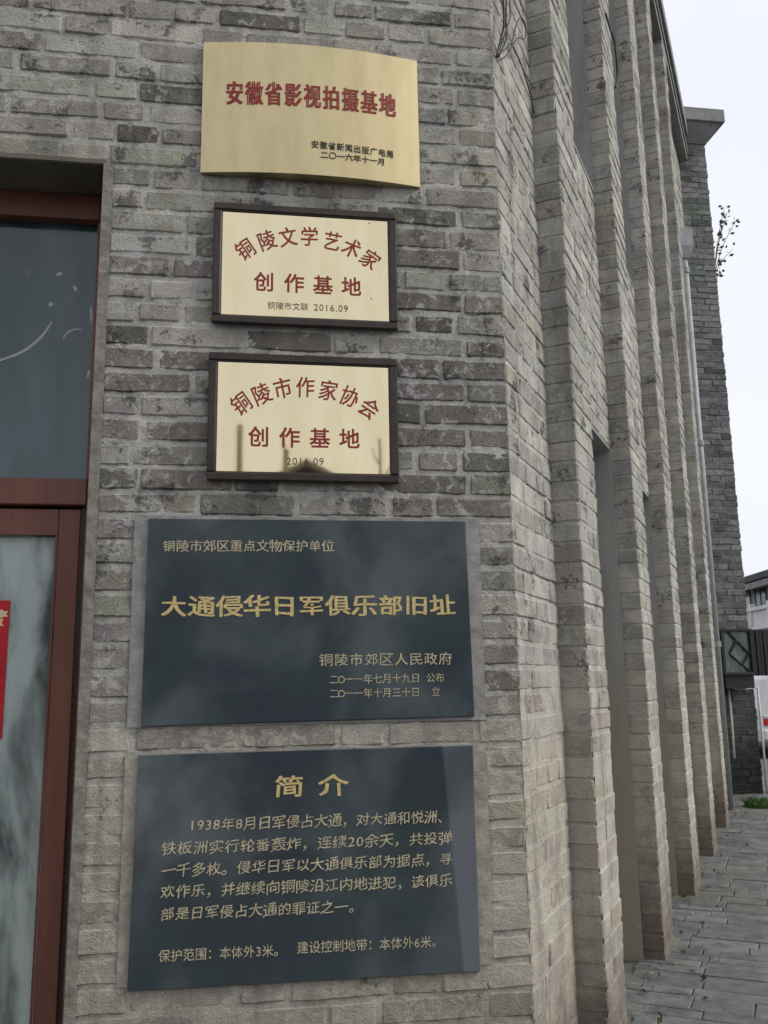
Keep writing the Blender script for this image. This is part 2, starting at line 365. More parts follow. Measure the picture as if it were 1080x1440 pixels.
class Bricks:
    """collects candidates; the 300 that show largest become objects, the rest one mass"""
    def __init__(s, root): s.r = root; s.l = []
    def add(s, fr, u0, u1, v0, v1, wf, wb, col, parent=None, cover=False, rough=1.0):
        if u1 - u0 < .02 or v1 - v0 < .02: return
        c = P(fr, (u0 + u1) / 2, (v0 + v1) / 2, wf); q = px(c); a = 0
        if q and in_frame(c, 25) and not cover:
            a1, a2 = px(P(fr, u0, v0, wf)), px(P(fr, u1, v1, wf)); a = abs(a1[0] - a2[0]) * abs(a1[1] - a2[1])
            if wf > .05:                                             # pilaster courses show their near end too
                a3 = px(P(fr, u0, v0, 0)); a += abs(a1[0] - a3[0]) * abs(a1[1] - a2[1])
        s.l.append((a, fr, u0, u1, v0, v1, wf, wb, col, parent, rough))
    def done(s, limit=300, mat='brick', mass='brick_mass', min_a=60):
        s.l.sort(key=lambda x: -x[0]); mb = MB()
        for i, (a, fr, u0, u1, v0, v1, wf, wb, col, parent, rough) in enumerate(s.l):
            vs, fs = brick_geo(fr, u0, u1, v0, v1, wf, wb, rough)
            if i < limit and a > min_a:
                m = MB(); m.add(vs, fs, col); o = m.build('brick', M[mat], parent or s.r, loc=P(fr, (u0 + u1) / 2, (v0 + v1) / 2, wb), recalc=False)
                o.color = (*col, 1)
            else: mb.add(vs, fs, col)
        o = mb.build('brick_mass', M[mass], s.r, recalc=False); o['kind'] = 'stuff'
def sheet(mb, fr, u0, u1, v0, v1, wfun, step, thick=None):
    """displaced grid facing outward"""
    nu, nv = max(1, int((u1 - u0) / step)), max(1, int((v1 - v0) / step)); vs = []; fs = []
    for i in range(nu + 1):
        for j in range(nv + 1):
            u, v = u0 + (u1 - u0) * i / nu, v0 + (v1 - v0) * j / nv
            vs.append(P(fr, u, v, wfun(u, v)))
    for i in range(nu):
        for j in range(nv):
            a = i * (nv + 1) + j; fs.append((a, a + nv + 1, a + nv + 2, a + 1))
    mb.add(vs, fs)
def mort(base=-.0042, amp=.0062, low=.0012, seed=0.0):
    def f(u, v):
        p = Vector((u * 1.0 + seed, v, seed * 3.1))
        n = noise.noise(p * 38) * .55 + noise.noise(p * 11) * .5 + noise.noise(p * 90) * .3
        return base + n * amp + (low if v < 1.45 + .2 * noise.noise(p * 3) else 0)
    return f

def smoothpts(pts, n=6):
    pts = [Vector(p) for p in pts]; out_ = []
    for i in range(len(pts) - 1):
        p0, p1_, p2_, p3_ = pts[max(i - 1, 0)], pts[i], pts[i + 1], pts[min(i + 2, len(pts) - 1)]
        for k in range(n):
            t = k / n; out_.append(.5 * ((2 * p1_) + (p2_ - p0) * t + (2 * p0 - 5 * p1_ + 4 * p2_ - p3_) * t * t + (3 * p1_ - p0 - 3 * p2_ + p3_) * t ** 3))
    out_.append(pts[-1]); return out_
# ============================================================ GROUND
rb = MB(); rb.box((-150, -.10, -400), (400, -.02, 150), FRONT); rb.build('ground', M['asphalt']).update_tag()
bpy.data.objects['ground']['kind'] = 'structure'
pv = MB()
sheet(pv, (Vector((0, 0, 0)), BV, NV), 0, 0, 0, 0, lambda u, v: 0, 1) if False else None
def quadxy(mb, pts, z0, z1):
    n = len(pts); vs = [(*p, z0) for p in pts] + [(*p, z1) for p in pts]
    mb.add(vs, [tuple(range(n))[::-1], tuple(range(n, 2 * n))] + [(i, (i + 1) % n, n + (i + 1) % n, n + i) for i in range(n)])
def st(s, t): v = BV * s + NV * t; return (v.x, v.y)
quadxy(pv, [(-7, -4.5), (1.6, -4.5), st(14, 3.2), st(14, -.6), st(0, -.6), (-7, .6)], -.018, GZ - .012)
pave = pv.build('pavement', M['paving_bed']); pave['kind'] = 'structure'
def stone_box(fr_s0, fr_s1, t0, t1, top):
    c = .0035; vs = []
    h = [top + jit(.0022) for _ in range(4)]
    cor = [(fr_s0, t0), (fr_s1, t0), (fr_s1, t1), (fr_s0, t1)]
    ins = [(1, 1), (-1, 1), (-1, -1), (1, -1)]
    jj = [(jit(.003), jit(.003)) for _ in range(4)]
    for (s_, t_), (a, b_) in zip(cor, jj): vs.append(Vector((*st(s_ + a, t_ + b_), GZ - .03)))
    for (s_, t_), (a, b_), hh in zip(cor, jj, h): vs.append(Vector((*st(s_ + a, t_ + b_), hh - c)))
    for (s_, t_), (a, b_), (i, k), hh in zip(cor, jj, ins, h): vs.append(Vector((*st(s_ + a + i * c * 1.5, t_ + b_ + k * c * 1.5), hh)))
    fs = [(0, 1, 5, 4), (1, 2, 6, 5), (2, 3, 7, 6), (3, 0, 4, 7), (4, 5, 9, 8), (5, 6, 10, 9), (6, 7, 11, 10), (7, 4, 8, 11), (8, 9, 10, 11)]
    return vs, fs
cand = []
s_ = -3.6; k = 0
while s_ < 12.0:
    d = random.choice((.10, .12, .14, .17)); t_ = -.03 + (0 if s_ > .3 else .2) + jit(.02); k += 1
    if k % 2: t_ -= .0
    while t_ < 2.6:
        L = random.uniform(.20, .38); cx, cy = st(s_ + d / 2, t_ + L / 2)
        if s_ < 0.1 and cy > -.12: t_ += L; continue
        cand.append((s_, s_ + d - .004, t_, t_ + L - .004, cx, cy)); t_ += L
    s_ += d
mass = MB(); cand2 = []
for c in cand:
    p = Vector((c[4], c[5], GZ)); q = px(p); a = 0
    if q and in_frame(p, 40): a = 1e4 / q[2] ** 2
    cand2.append((a, c))
cand2.sort(key=lambda x: -x[0])
for i, (a, c) in enumerate(cand2):
    vs, fs = stone_box(c[0], c[1], c[2], c[3], GZ + jit(.003))
    g = random.uniform(.095, .14); col = (g, g * 1.015, g * 1.03)
    if a > 0 and i < 300:
        m = MB(); m.add(vs, fs, col); o = m.build('paving_stone', M['paving'], pave, loc=(c[4], c[5], 0)); o.color = (*col, 1)
    else: mass.add(vs, fs, col)
o = mass.build('paving_stone_mass', M['paving'], pave); o['kind'] = 'stuff'; o.color = (.14, .142, .145, 1)

# ============================================================ FRONT (GABLE) WALL
gw = thing('brick_gable_wall', 'weathered grey brick front wall carrying the five plaques, beside the brown door', 'wall', (-.6, .1, 0))
DX0, DX1, DZ = -3.0, -1.338, 3.0615         # door opening
XL = -5.2; TOP = 8.45
S1R, S2R = (-1.188, -.128, 16, 24), (-1.190, -.130, 7, 15)
PL = [(-1.0, -.3, 3.06, 3.5), (-.96, -.39, 2.53, 2.93), (-.965, -.39, 2.01, 2.4)]
fb = Bricks(gw)
for k in range(0, 108):
    v0, v1 = k * ROW + .0062, (k + 1) * ROW - .0062
    v0 += jit(.0022); v1 += jit(.0022)
    if k >= 39: segs = [(XL, 0)]
    else:
        segs = [(XL, DX0 - .03)]
        if S1R[2] <= k < S1R[3]: segs += [(-1.312, S1R[0] + .004), (S1R[1] + .008, 0)]
        elif S2R[2] <= k < S2R[3]: segs += [(-1.312, S2R[0] + .004), (S2R[1] + .008, 0)]
        else: segs += [(-1.312, 0)]
    for a, b in segs:
        short = b - a < .2
        # lay from the corner so that quoins alternate
        for (e0, e1) in ([(0, b - a)] if short else row_bricks(0, b - a, k)):
            u1_, u0_ = b - e0, b - e1
            cx, cz = (u0_ + u1_) / 2, (v0 + v1) / 2
            cov = any(p[0] < u0_ and u1_ < p[1] and p[2] < v0 and v1 < p[3] for p in PL)
            col = pick(PAL)
            if cz > 1.35:                                            # clusters of darker bricks, as on the real wall
                q = noise.noise(Vector((cx * 1.3, cz * 1.6, 4)))
                if q > .12: col = tuple(x * .8 for x in col)
                if 1.9 < cz < 2.9 and random.random() < (.5 if cx > -.4 else .3): col = pick([((.15, .14, .128), 2), ((.17, .155, .14), 1.6), ((.115, .11, .102), 1)])
            fb.add(FRONT, u0_, u1_, v0, v1, .0 + jit(.0015), -.09, col, cover=cov)
fb.done(300)
mb = MB(); f0 = mort()
for (a, b, c, d, s_) in ((-1.335, S1R[0], 0, 3.06, .012), (S1R[1], 0, 0, 3.06, .010), (S1R[0], S1R[1], 0, .552, .012), (S1R[0], S1R[1], 1.174, 1.26, .010),
                         (S1R[0], S1R[1], 1.882, 3.06, .012), (-2.2, 0, 3.06, 4.2, .012), (XL, -2.2, 3.06, 4.2, .06), (XL, 0, 4.2, TOP, .06), (XL, DX0, 0, 3.06, .06)):
    sheet(mb, FRONT, a, b, c, d, f0, s_)
mb.build('mortar_bed', M['mortar'], gw, smooth=True, recalc=False)
cb = MB()                                                            # masonry core behind the face
cb.box((-1.32, 0, -.36), (-.22, TOP, -.05)); cb.box((XL, 3.08, -.36), (-1.325, TOP, -.05)); cb.box((XL, 0, -.36), (DX0 - .02, 3.07, -.05))
cb.build('wall_core', M['reveal'], gw)
# cement round the slabs
for (u0, u1, r0, r1), zz, mt in ((S1R, (1.254, 1.876), 'cement'), (S2R, (.532, 1.175), 'cement_low')):
    f = mort(.003, .0035, 0, 3.3); m = MB()
    b0, b1 = r0 * ROW - .004, r1 * ROW + .003
    a0, a1 = (-1.150, -.163) if mt == 'cement' else (-1.158, -.168)
    for q in ((u0 - .01, a0, b0, b1), (a1, u1 + .014, b0, b1), (a0, a1, max(b0, 0), zz[0] + .012), (a0, a1, zz[1] - .012, b1)):
        if q[3] - q[2] > .004: sheet(m, FRONT, *q, f, .008)
    m.build('cement_surround', M[mt], gw, smooth=True, recalc=False)
m = MB(); sheet(m, FRONT, -1.3385, -1.306, 0, 3.063, mort(.003, .003, 0, 7.7), .008); m.box((-1.3385, 0, -.34), (-1.330, 3.063, -.004)); m.box((DX0 - .03, 0, -.34), (DX0, 3.063, -.002))
m.build('door_jamb_render', M['jamb'], gw)
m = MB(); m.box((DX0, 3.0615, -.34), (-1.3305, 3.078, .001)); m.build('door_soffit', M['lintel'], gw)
m = MB(); m.box((XL, TOP, -.4), (.12, 8.62, .12), bev=.006); m.build('coping', M['coping'], gw)
m = MB(); m.box((DX0, .0, -.4), (DX1, .06, -.02), bev=.004); m.build('door_step', M['coping'], gw)

# brown glazed door with transom, parts of the same building front
Yf = -.20
dr = thing('glazed_door', 'red-brown framed glazed door with dark transom window, left of the plaques', 'door', (-2.1, .22, .06))
m = MB(); e = .003
m.box((-1.378, .06, Yf - .07), (-1.3390, 3.0605, Yf + .004), bev=e)                  # right post
m.box((DX0 + .001, .06, Yf - .07), (DX0 + .05, 3.0605, Yf + .004), bev=e)
m.box((DX0 + .05, 2.965, Yf - .07), (-1.378, 3.0605, Yf + .002), bev=e)               # head
m.box((DX0 + .05, 1.955, Yf - .07), (-1.378, 2.042, Yf + .006), bev=e)                # transom bar
m.build('door_frame', M['frame_red'], dr)
m = MB(); m.box((DX0 + .05, 2.9615, Yf - .006), (-1.382, 2.9655, Yf + .012), bev=.0015); m.box((-1.384, 2.046, Yf - .03), (-1.378, 2.962, Yf - .004)); m.build('glazing_bead', M['frame_red'], dr)
m = MB(); m.box((DX0 + .05, 2.035, Yf - .045), (-1.382, 2.975, Yf - .035)); m.build('transom_glass', M['pane_dark'], dr)
for a, b in ((-2.18, -1.3955), (-2.95, -2.188)):
    m = MB(); w0, w1 = Yf - .06, Yf - .012
    m.box((b - .068, .07, w0), (b, 1.944, w1), bev=e); m.box((a, .07, w0), (a + .068, 1.944, w1), bev=e)
    m.box((a + .068, 1.862, w0), (b - .068, 1.944, w1), bev=e); m.box((a + .068, .07, w0), (b - .068, .26, w1), bev=e)
    lf = m.build('door_leaf', M['frame_red'], dr)
    m = MB(); m.box((a + .06, .25, w0 + .012), (b - .06, 1.87, w0 + .022)); m.build('glass_pane', M['pane_wash_reflect'], lf)
    m = MB()
    m.box((a + .070, 1.858, w1 - .006), (b - .070, 1.8665, w1 + .001)); m.box((b - .0765, .26, w1 - .006), (b - .070, 1.858, w1 + .001)); m.box((a + .070, .26, w1 - .006), (a + .0765, 1.858, w1 + .001))
    m.build('glazing_bead', M['frame_red'], lf)
m = MB(); m.box((-1.394, .06, Yf - .03), (-1.3785, 1.952, Yf - .02)); m.box((DX0 + .05, 1.90, Yf - .068), (-1.3945, 1.956, Yf - .061)); m.box((-2.25, .07, Yf - .068), (-2.12, 1.9, Yf - .061)); m.build('door_rebate', M['dark_wood'], dr)
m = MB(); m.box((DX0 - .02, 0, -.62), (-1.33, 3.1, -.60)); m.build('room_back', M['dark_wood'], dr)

# ------------------------------------------------------------ lettering
def glyph_mesh(body, off=0.0, extr=.0):
    cu = bpy.data.curves.new('t', 'FONT'); cu.body = body; cu.size = 1.0; cu.offset = off; cu.extrude = extr; cu.resolution_u = 3
    o = bpy.data.objects.new('t', cu); COL.objects.link(o); dg = bpy.context.evaluated_depsgraph_get(); dg.update()
    me = bpy.data.meshes.new_from_object(o.evaluated_get(dg)); vs = [v.co.copy() for v in me.vertices]; fs = [tuple(p.vertices) for p in me.polygons]
    bpy.data.objects.remove(o); bpy.data.curves.remove(cu); bpy.data.meshes.remove(me); return vs, fs
GC = {}
def glyph(ch, off):
    if (ch, off) not in GC: GC[(ch, off)] = glyph_mesh(ch, off, .5)
    return GC[(ch, off)]
ADV = lambda ch: 1.0 if ord(ch) > 0x2E80 or ch in '—' else (.30 if ch in '.' else .56 if ch.isdigit() else .5)
def put(mb, ch, cx, cz, W_, H_, wd, th=.0010, off=.012, shear=0.0, rot=0.0, fat=0.0, slant=0.0, cond=1.0, fz=0.0, hand=0.0):
    HS = random.uniform(0, 99); hand = 0.0 if ch.isdigit() else hand; hr = jit(.05) if hand else 0; hk = 1 + (jit(.07) if hand else 0); rot = rot + hr
    """one character centred at cx,cz in the front plane; W_,H_ = size of the em square"""
    if ch in ' 　': return
    vs, fs = glyph(ch, 0.0)
    if not vs: return
    ex = 1.0 if ADV(ch) == 1.0 else ADV(ch) / .92
    ccx = .5 * ex if ADV(ch) == 1.0 else sum((min(v.x for v in vs), max(v.x for v in vs))) / 2
    off = 0.0; sh = ((0, 0),) if not (fat or fz) else ((-fat, -fz), (fat, fz)) if not fz else ((-fat, -fz), (fat, fz), (-fat, fz), (fat, -fz))
    for di, (dxx, dzz) in enumerate(sh):
        q = []
        for v in vs:
            gx_, gy_ = (v.x - ccx) * hk, (v.y - .37) * hk
            if hand:
                q_ = noise.noise_vector(Vector((gx_ * 3.2 + HS, gy_ * 3.2, HS))); gx_ += q_.x * hand; gy_ += q_.y * hand
            x, y = gx_ * W_ * cond + dxx, gy_ * H_
            y += shear * x + dzz; x += slant * y
            xr, yr = x * math.cos(rot) - y * math.sin(rot), x * math.sin(rot) + y * math.cos(rot)
            q.append(P(FRONT, cx + xr, cz + yr, (wd(cx + xr) if callable(wd) else wd) + th * (v.z + .5) - di * .00012))
        mb.add(q, fs)
def line(body, L, R, H_, wd, mat, parent, **kw):
    """row of characters whose ink runs from L to R, ink height H_"""
    adv = [ADV(c) for c in body]; tot = sum(adv); em = (R[0] - L[0]) / (tot - .06); x = L[0] - .03 * em; mb = MB()
    for c, a in zip(body, adv):
        cx = x + a * em / 2; f = (cx - L[0]) / (R[0] - L[0]); cz = L[1] + (R[1] - L[1]) * f
        put(mb, c, cx, cz, em, H_ / .92, wd, **kw); x += a * em
    return mb.build('lettering', mat, parent, recalc=False)

# ------------------------------------------------------------ plaque 1: bowed satin gold plate
X0, X1, Z0, Z1 = -1.0255, -.283, 3.045, 3.535
def bow(x):
    t = (x - X0) / (X1 - X0) * 2 - 1; return .014 + .032 * (1 - t * t)
p1 = thing('bowed_plaque', 'topmost plaque: bowed satin gold plate with bold red characters', 'plaque', (-.655, 0, 3.04))
m = MB(); N = 28; vs = []; fs = []
for i in range(N + 1):
    x = X0 + (X1 - X0) * i / N; dz = .004 * (1 - (2 * i / N - 1) ** 2)
    for (z, ww) in ((Z0 + dz * 0, .004), (Z0, bow(x) - .001), (Z0 + .001, bow(x)), (Z1 - .001, bow(x)), (Z1, bow(x) - .001), (Z1, .004)): vs.append(P(FRONT, x, z, ww))
for i in range(N):
    for k in range(5): fs.append((i * 6 + k, i * 6 + k + 1, i * 6 + k + 7, i * 6 + k + 6))
fs += [(0, 5, 4, 3, 2, 1), tuple(N * 6 + k for k in range(6))]
m.add(vs, fs); m.build('plate', M['gold_satin'], p1)
m = MB(); m.box((X0 + .02, Z0 + .05, .0), (X0 + .05, Z1 - .05, .016)); m.box((X1 - .05, Z0 + .05, .0), (X1 - .02, Z1 - .05, .016)); m.build('wall_bracket', M['black_metal'], p1)
bw = lambda x: bow(x) + .0006
line('安徽省影视拍摄基地', (-.9486, 3.338), (-.3633, 3.338), .086, bw, M['red_ink'], p1, fat=.0028, fz=.0009, cond=.90)
line('安徽省新闻出版广电局', (-.6605, 3.158), (-.3746, 3.152), .0275, bw, M['black_ink'], p1, fat=.0005, fz=.0002, cond=.92)
line('二〇一六年十一月', (-.6287, 3.1215), (-.4063, 3.1185), .0255, bw, M['black_ink'], p1, fat=.0005, fz=.0002)

# ------------------------------------------------------------ plaques 2 and 3
def framed(x0, x1, z0, z1, label, loc, rot=0):
    t = thing('framed_plaque', label, 'plaque', loc)
    w_ = .0265; m = MB()
    for a, b in (((x0, z0), (x1, z0 + w_)), ((x0, z1 - w_), (x1, z1)), ((x0, z0 + w_), (x0 + w_, z1 - w_)), ((x1 - w_, z0 + w_), (x1, z1 - w_))):
        k = MB(); k.box((a[0], a[1], .004), (b[0], b[1], .026), bev=.004)
        k.build('frame_bar', M['dark_wood'], t)
    for a, b in (((x0 + w_ - .004, z0 + w_ - .004), (x1 - w_ + .004, z0 + w_ + .003)), ((x0 + w_ - .004, z1 - w_ - .003), (x1 - w_ + .004, z1 - w_ + .004)), ((x0 + w_ - .004, z0 + w_ + .003), (x0 + w_ + .003, z1 - w_ - .003)), ((x1 - w_ - .003, z0 + w_ + .003), (x1 - w_ + .004, z1 - w_ - .003))):
        m.box((a[0], a[1], .012), (b[0], b[1], .0215), bev=.001)
    m.build('inner_bead', M['dark_wood'], t)
    m = MB(); m.box((x0 + w_ - .006, z0 + w_ - .006, .006), (x1 - w_ + .006, z1 - w_ + .006, .0175)); m.build('plate', M['gold_mirror'], t)
    return t
wd = .0177
def arc(body, pts, W_, H_, t, mat, **kw):
    mb = MB(); n = len(pts)
    for i, (c, (x, z)) in enumerate(zip(body, pts)):
        a, b = pts[max(0, i - 1)], pts[min(n - 1, i + 1)]; r = math.atan2(b[1] - a[1], b[0] - a[0])
        if i in (0, n - 1): r *= 1.25
        put(mb, c, x, z, W_, H_, wd, rot=r, **kw)
    return mb.build('lettering', mat, t, recalc=False)
p2 = framed(-.9785, -.3705, 2.517, 2.938, 'gold plaque in dark wooden frame, just under the bowed plate', (-.67, 0, 2.517))
arc('铜陵文学艺术家', [(-0.8748, 2.7769), (-0.8045, 2.8126), (-0.7354, 2.829), (-0.6642, 2.8349), (-0.5884, 2.8229), (-0.5228, 2.8018), (-0.4614, 2.7652)], .062, .073, p2, M['red_ink'], shear=.08, fat=.0009, fz=.0004)
mb = MB()
for c, (x, z) in zip('创作基地', [(-0.8121, 2.6656), (-0.714, 2.6657), (-0.6191, 2.664), (-0.5247, 2.6638)]): put(mb, c, x, z, .068, .070, wd, fat=.0013, fz=.0010)
mb.build('lettering', M['red_ink'], p2, recalc=False)
line('铜陵市文联', (-.8005, 2.584), (-.6677, 2.585), .0255, wd, M['brown_ink'], p2, off=.012)
line('2016.09', (-.6505, 2.586), (-.5359, 2.586), .030, wd, M['brown_ink'], p2, off=.012)
p3 = framed(-.984, -.3765, 1.997, 2.4155, 'mirror-bright gold plaque in dark frame reflecting tree trunks and a roof', (-.68, 0, 1.997))
arc('铜陵市作家协会', [(-0.8804, 2.2481), (-0.8166, 2.2816), (-0.7499, 2.3035), (-0.6772, 2.3096), (-0.6032, 2.3007), (-0.5343, 2.2824), (-0.4702, 2.2447)], .062, .074, p3, M['red_ink'], shear=.08, fat=.0009, fz=.0004)
mb = MB()
for c, (x, z) in zip('创作基地', [(-0.8238, 2.1405), (-0.7271, 2.1400), (-0.6308, 2.1404), (-0.5355, 2.1410)]): put(mb, c, x, z, .068, .070, wd, fat=.0013, fz=.0010)
mb.build('lettering', M['red_ink'], p3, recalc=False)
line('2016.09', (-.7373, 2.0640), (-.6176, 2.0650), .030, wd, M['brown_ink'], p3, off=.012)
m = MB()
for x, z in ((-.462, 2.897), (-.459, 2.625)): m.tube([P(FRONT, x, z, .0177), P(FRONT, x, z, .0192)], .0022, 8)
m.build('pin', M['black_ink'], p2)

# ------------------------------------------------------------ granite slabs
def slab(cs, label, loc, mt='granite'):
    t = thing('stone_tablet', label, 'stone tablet', loc)
    m = MB(); f = .0118; c = .002
    vs = [P(FRONT, x, z, -.012) for x, z in cs] + [P(FRONT, x, z, f - c) for x, z in cs]
    sg = [(1, 1), (-1, 1), (-1, -1), (1, -1)]
    vs += [P(FRONT, x + a * c, z + b * c, f) for (x, z), (a, b) in zip(cs, sg)]
    m.add(vs, [(0, 1, 5, 4), (1, 2, 6, 5), (2, 3, 7, 6), (3, 0, 4, 7), (4, 5, 9, 8), (5, 6, 10, 9), (6, 7, 11, 10), (7, 4, 8, 11), (8, 9, 10, 11), (0, 3, 2, 1)])
    m.build('slab', M[mt], t); return t
t1 = slab([(-1.157, 1.255), (-.152, 1.264), (-.162, 1.877), (-1.155, 1.875)], 'upper dark granite tablet with one large row of gilded characters', (-.655, 0, 1.255))
g = .0120
line('铜陵市郊区重点文物保护单位', (-1.1103, 1.790), (-.5872, 1.794), .0355, g, M['gilt_pale'], t1, fat=.0004, hand=.02)
line('大通侵华日军俱乐部旧址', (-1.1105, 1.606), (-.2057, 1.608), .063, g, M['gilt'], t1, fat=.0019, fz=.0008, hand=.045)
line('铜陵市郊区人民政府', (-.6345, 1.441), (-.2181, 1.441), .0385, g, M['gilt_pale'], t1, fat=.0002, hand=.02)
line('二O一一年七月十九日', (-.6022, 1.382), (-.3220, 1.383), .0285, g, M['gilt_pale'], t1, off=.006)
line('公布', (-.3017, 1.383), (-.2455, 1.383), .0285, g, M['gilt_pale'], t1, off=.006)
line('二O一一年十月三十日', (-.6023, 1.340), (-.3230, 1.340), .0285, g, M['gilt_pale'], t1, off=.006)
line('立', (-.2875, 1.340), (-.2590, 1.340), .0285, g, M['gilt_pale'], t1, off=.006)
t2 = slab([(-1.170, .537), (-.160, .530), (-.161, 1.177), (-1.160, 1.174)], 'lower dark granite tablet filled with several rows of small characters', (-.66, 0, .53), 'granite_reflection')
mb = MB(); put(mb, '简', -.7235, 1.072, .092, .066, g, fat=.0014, fz=.0007, hand=.05); put(mb, '介', -.5935, 1.0722, .092, .066, g, fat=.0014, fz=.0007, hand=.05); mb.build('lettering', M['gilt'], t2, recalc=False)
kai = dict(shear=.11, fat=.0002, slant=.05, hand=.04)
line('1938年8月日军侵占大通，对大通和悦洲、', (-1.0130, .9733), (-.2376, .9703), .0350, g, M['gilt_pale'], t2, **kai)
line('铁板洲实行轮番轰炸，连续20余天，共投弹', (-1.0885, .9113), (-.2342, .9091), .0350, g, M['gilt_pale'], t2, **kai)
line('一千多枚。侵华日军以大通俱乐部为据点，寻', (-1.0867, .8517), (-.2360, .8486), .0350, g, M['gilt_pale'], t2, **kai)
line('欢作乐，并继续向铜陵沿江内地进犯，该俱乐', (-1.0869, .7946), (-.2379, .7886), .0350, g, M['gilt_pale'], t2, **kai)
line('部是日军侵占大通的罪证之一。', (-1.0851, .7351), (-.5100, .7295), .0345, g, M['gilt_pale'], t2, **kai)
line('保护范围：本体外3米。', (-1.0874, .6245), (-.7331, .6215), .0320, g, M['gilt_pale'], t2, off=.004)
line('建设控制地带：本体外6米。', (-.6988, .6250), (-.2719, .6195), .0325, g, M['gilt_pale'], t2, off=.004)

wt = Yf - .0345
sm = MB()
for pts, r0 in (([(-1.72, 2.44), (-1.62, 2.485), (-1.56, 2.54), (-1.525, 2.60)], .005), ([(-1.487, 2.535), (-1.475, 2.56), (-1.45, 2.575), (-1.425, 2.575)], .003), ([(-1.395, 2.60), (-1.40, 2.66)], .004), ([(-1.52, 2.77), (-1.50, 2.78)], .006), ([(-1.46, 2.735), (-1.45, 2.715)], .006), ([(-1.535, 2.655), (-1.53, 2.67)], .007), ([(-1.40, 2.40), (-1.395, 2.43)], .005)):
    c = smoothpts([(x, 0, z) for x, z in pts], 8); n = len(c)
    for i in range(n - 1):
        d = (c[i + 1] - c[i]).normalized(); q = Vector((-d.z, 0, d.x)); ra, rb_ = (r0 * (.35 + .65 * math.sin(math.pi * (k + .5) / (n + .5))) for k in (i, i + 1))
        sm.add([P(FRONT, (c[i] - q * ra).x, (c[i] - q * ra).z, wt), P(FRONT, (c[i + 1] - q * rb_).x, (c[i + 1] - q * rb_).z, wt), P(FRONT, (c[i + 1] + q * rb_).x, (c[i + 1] + q * rb_).z, wt), P(FRONT, (c[i] + q * ra).x, (c[i] + q * ra).z, wt)], [(0, 1, 2, 3)])
sm.build('paint_smear', M['smear'], dr)
# poster on the door glass
ps = thing('red_poster', 'red paper poster with gold print stuck on the door glass', 'poster', (-1.75, .245, 1.2))
wp = Yf - .0365
m = MB(); m.box((-1.93, 1.218, wp), (-1.6045, 1.648, wp + .0012)); m.build('paper', M['poster_red'], ps)
m = MB()
for (cx, cz, r) in ((-1.625, 1.605, .020), (-1.640, 1.578, .024), (-1.70, 1.59, .03)):
    vs = [P(FRONT, cx, cz, wp + .0016)]; n = 10
    for i in range(n): a = 2 * math.pi * i / n; rr = r * (1 if i % 2 else .55); vs.append(P(FRONT, cx + rr * math.cos(a), cz + rr * .8 * math.sin(a), wp + .0016))
    m.add(vs, [(0, 1 + i, 1 + (i + 1) % n) for i in range(n)])
m.build('gold_print', M['poster_print'], ps)

# ============================================================ SIDE WALL WITH PILASTERS
sw = thing('pilastered_side_wall', 'long receding grey brick side wall with projecting pilasters and tall openings', 'wall', (*st(4.4, -.1), 0))
S_P = [.56, 1.97, 3.40, 4.82, 6.25]; PW, PD = .35, .105; SE = 8.80
FZ = 8.12                                                              # underside of the frieze
DH, WS = 2.57, 4.08                                                    # door head, window sill
KD, KS = round(DH / ROW), round(WS / ROW)
sb = Bricks(sw)
def tone(v): return 1.0
bays = [(0.0, S_P[0], False)] + [(S_P[i] + PW, (S_P[i + 1] if i < 4 else SE), i < 4) for i in range(5)]
pil = []
for i, s0 in enumerate(S_P):
    m = MB(); f = mort(PD - .004, .004, .001, 11.0 + i); stp = .014 if i == 0 else .03
    sheet(m, SIDE, s0 + .005, s0 + PW - .005, 0, FZ, f, stp)
    nf = (P(SIDE, s0, 0, 0), NV, -BV)                                  # near face frame: along +n, outward -b
    sheet(m, nf, -.01, PD - .006, 0, FZ, mort(-.0045, .0035, .001, 17.0 + i), stp)
    ff = (P(SIDE, s0 + PW, 0, 0), -NV, BV); sheet(m, ff, -PD + .006, .01, 0, FZ, mort(-.006, .003, .003, 23.0 + i), .06)
    pp = m.build('pilaster', M['mortar'], sw, smooth=True, recalc=False); pil.append(pp)
NR = int(FZ / ROW)
for k in range(0, NR + 1):
    v0, v1 = k * ROW + .0045 + jit(.001), min((k + 1) * ROW - .0045 + jit(.001), FZ)
    for i, s0 in enumerate(S_P):
        j = jit(.0012) + .004 * noise.noise(Vector((i * 3.1, k * .35, 0)))
        if (k + i) % 2: cuts = [(s0, s0 + PW)]
        else: c = s0 + PW * random.choice((.42, .58)); cuts = [(s0, c - .005), (c + .005, s0 + PW)]
        for a, b in cuts: sb.add(SIDE, a + (j if a == s0 else 0), b, v0, v1, PD + j, -.01, pick(PALS), parent=pil[i], rough=.8)
    for (a, b, op) in bays:
        if op and (k < KD or k >= KS) : cutsb = [(b - .028, b)] if False else []
        else: cutsb = row_bricks(0, b - a, k)
        for e0, e1 in cutsb: sb.add(SIDE, a + e0, a + e1, v0, v1, jit(.002), -.09, pick(PALS), rough=.9)
sb.done(300)
m = MB()
for bi, (a, b, op) in enumerate(bays):
    f = mort(-.004, .0045, .0022, 31.0 + bi); stp = .012 if bi == 0 else .03
    if not op: sheet(m, SIDE, a, b + .01, 0, FZ, f, stp)
    else: sheet(m, SIDE, a - .01, b + .01, KD * ROW - .003, KS * ROW + .003, f, stp)
m.build('mortar_bed', M['mortar'], sw, smooth=True, recalc=False)
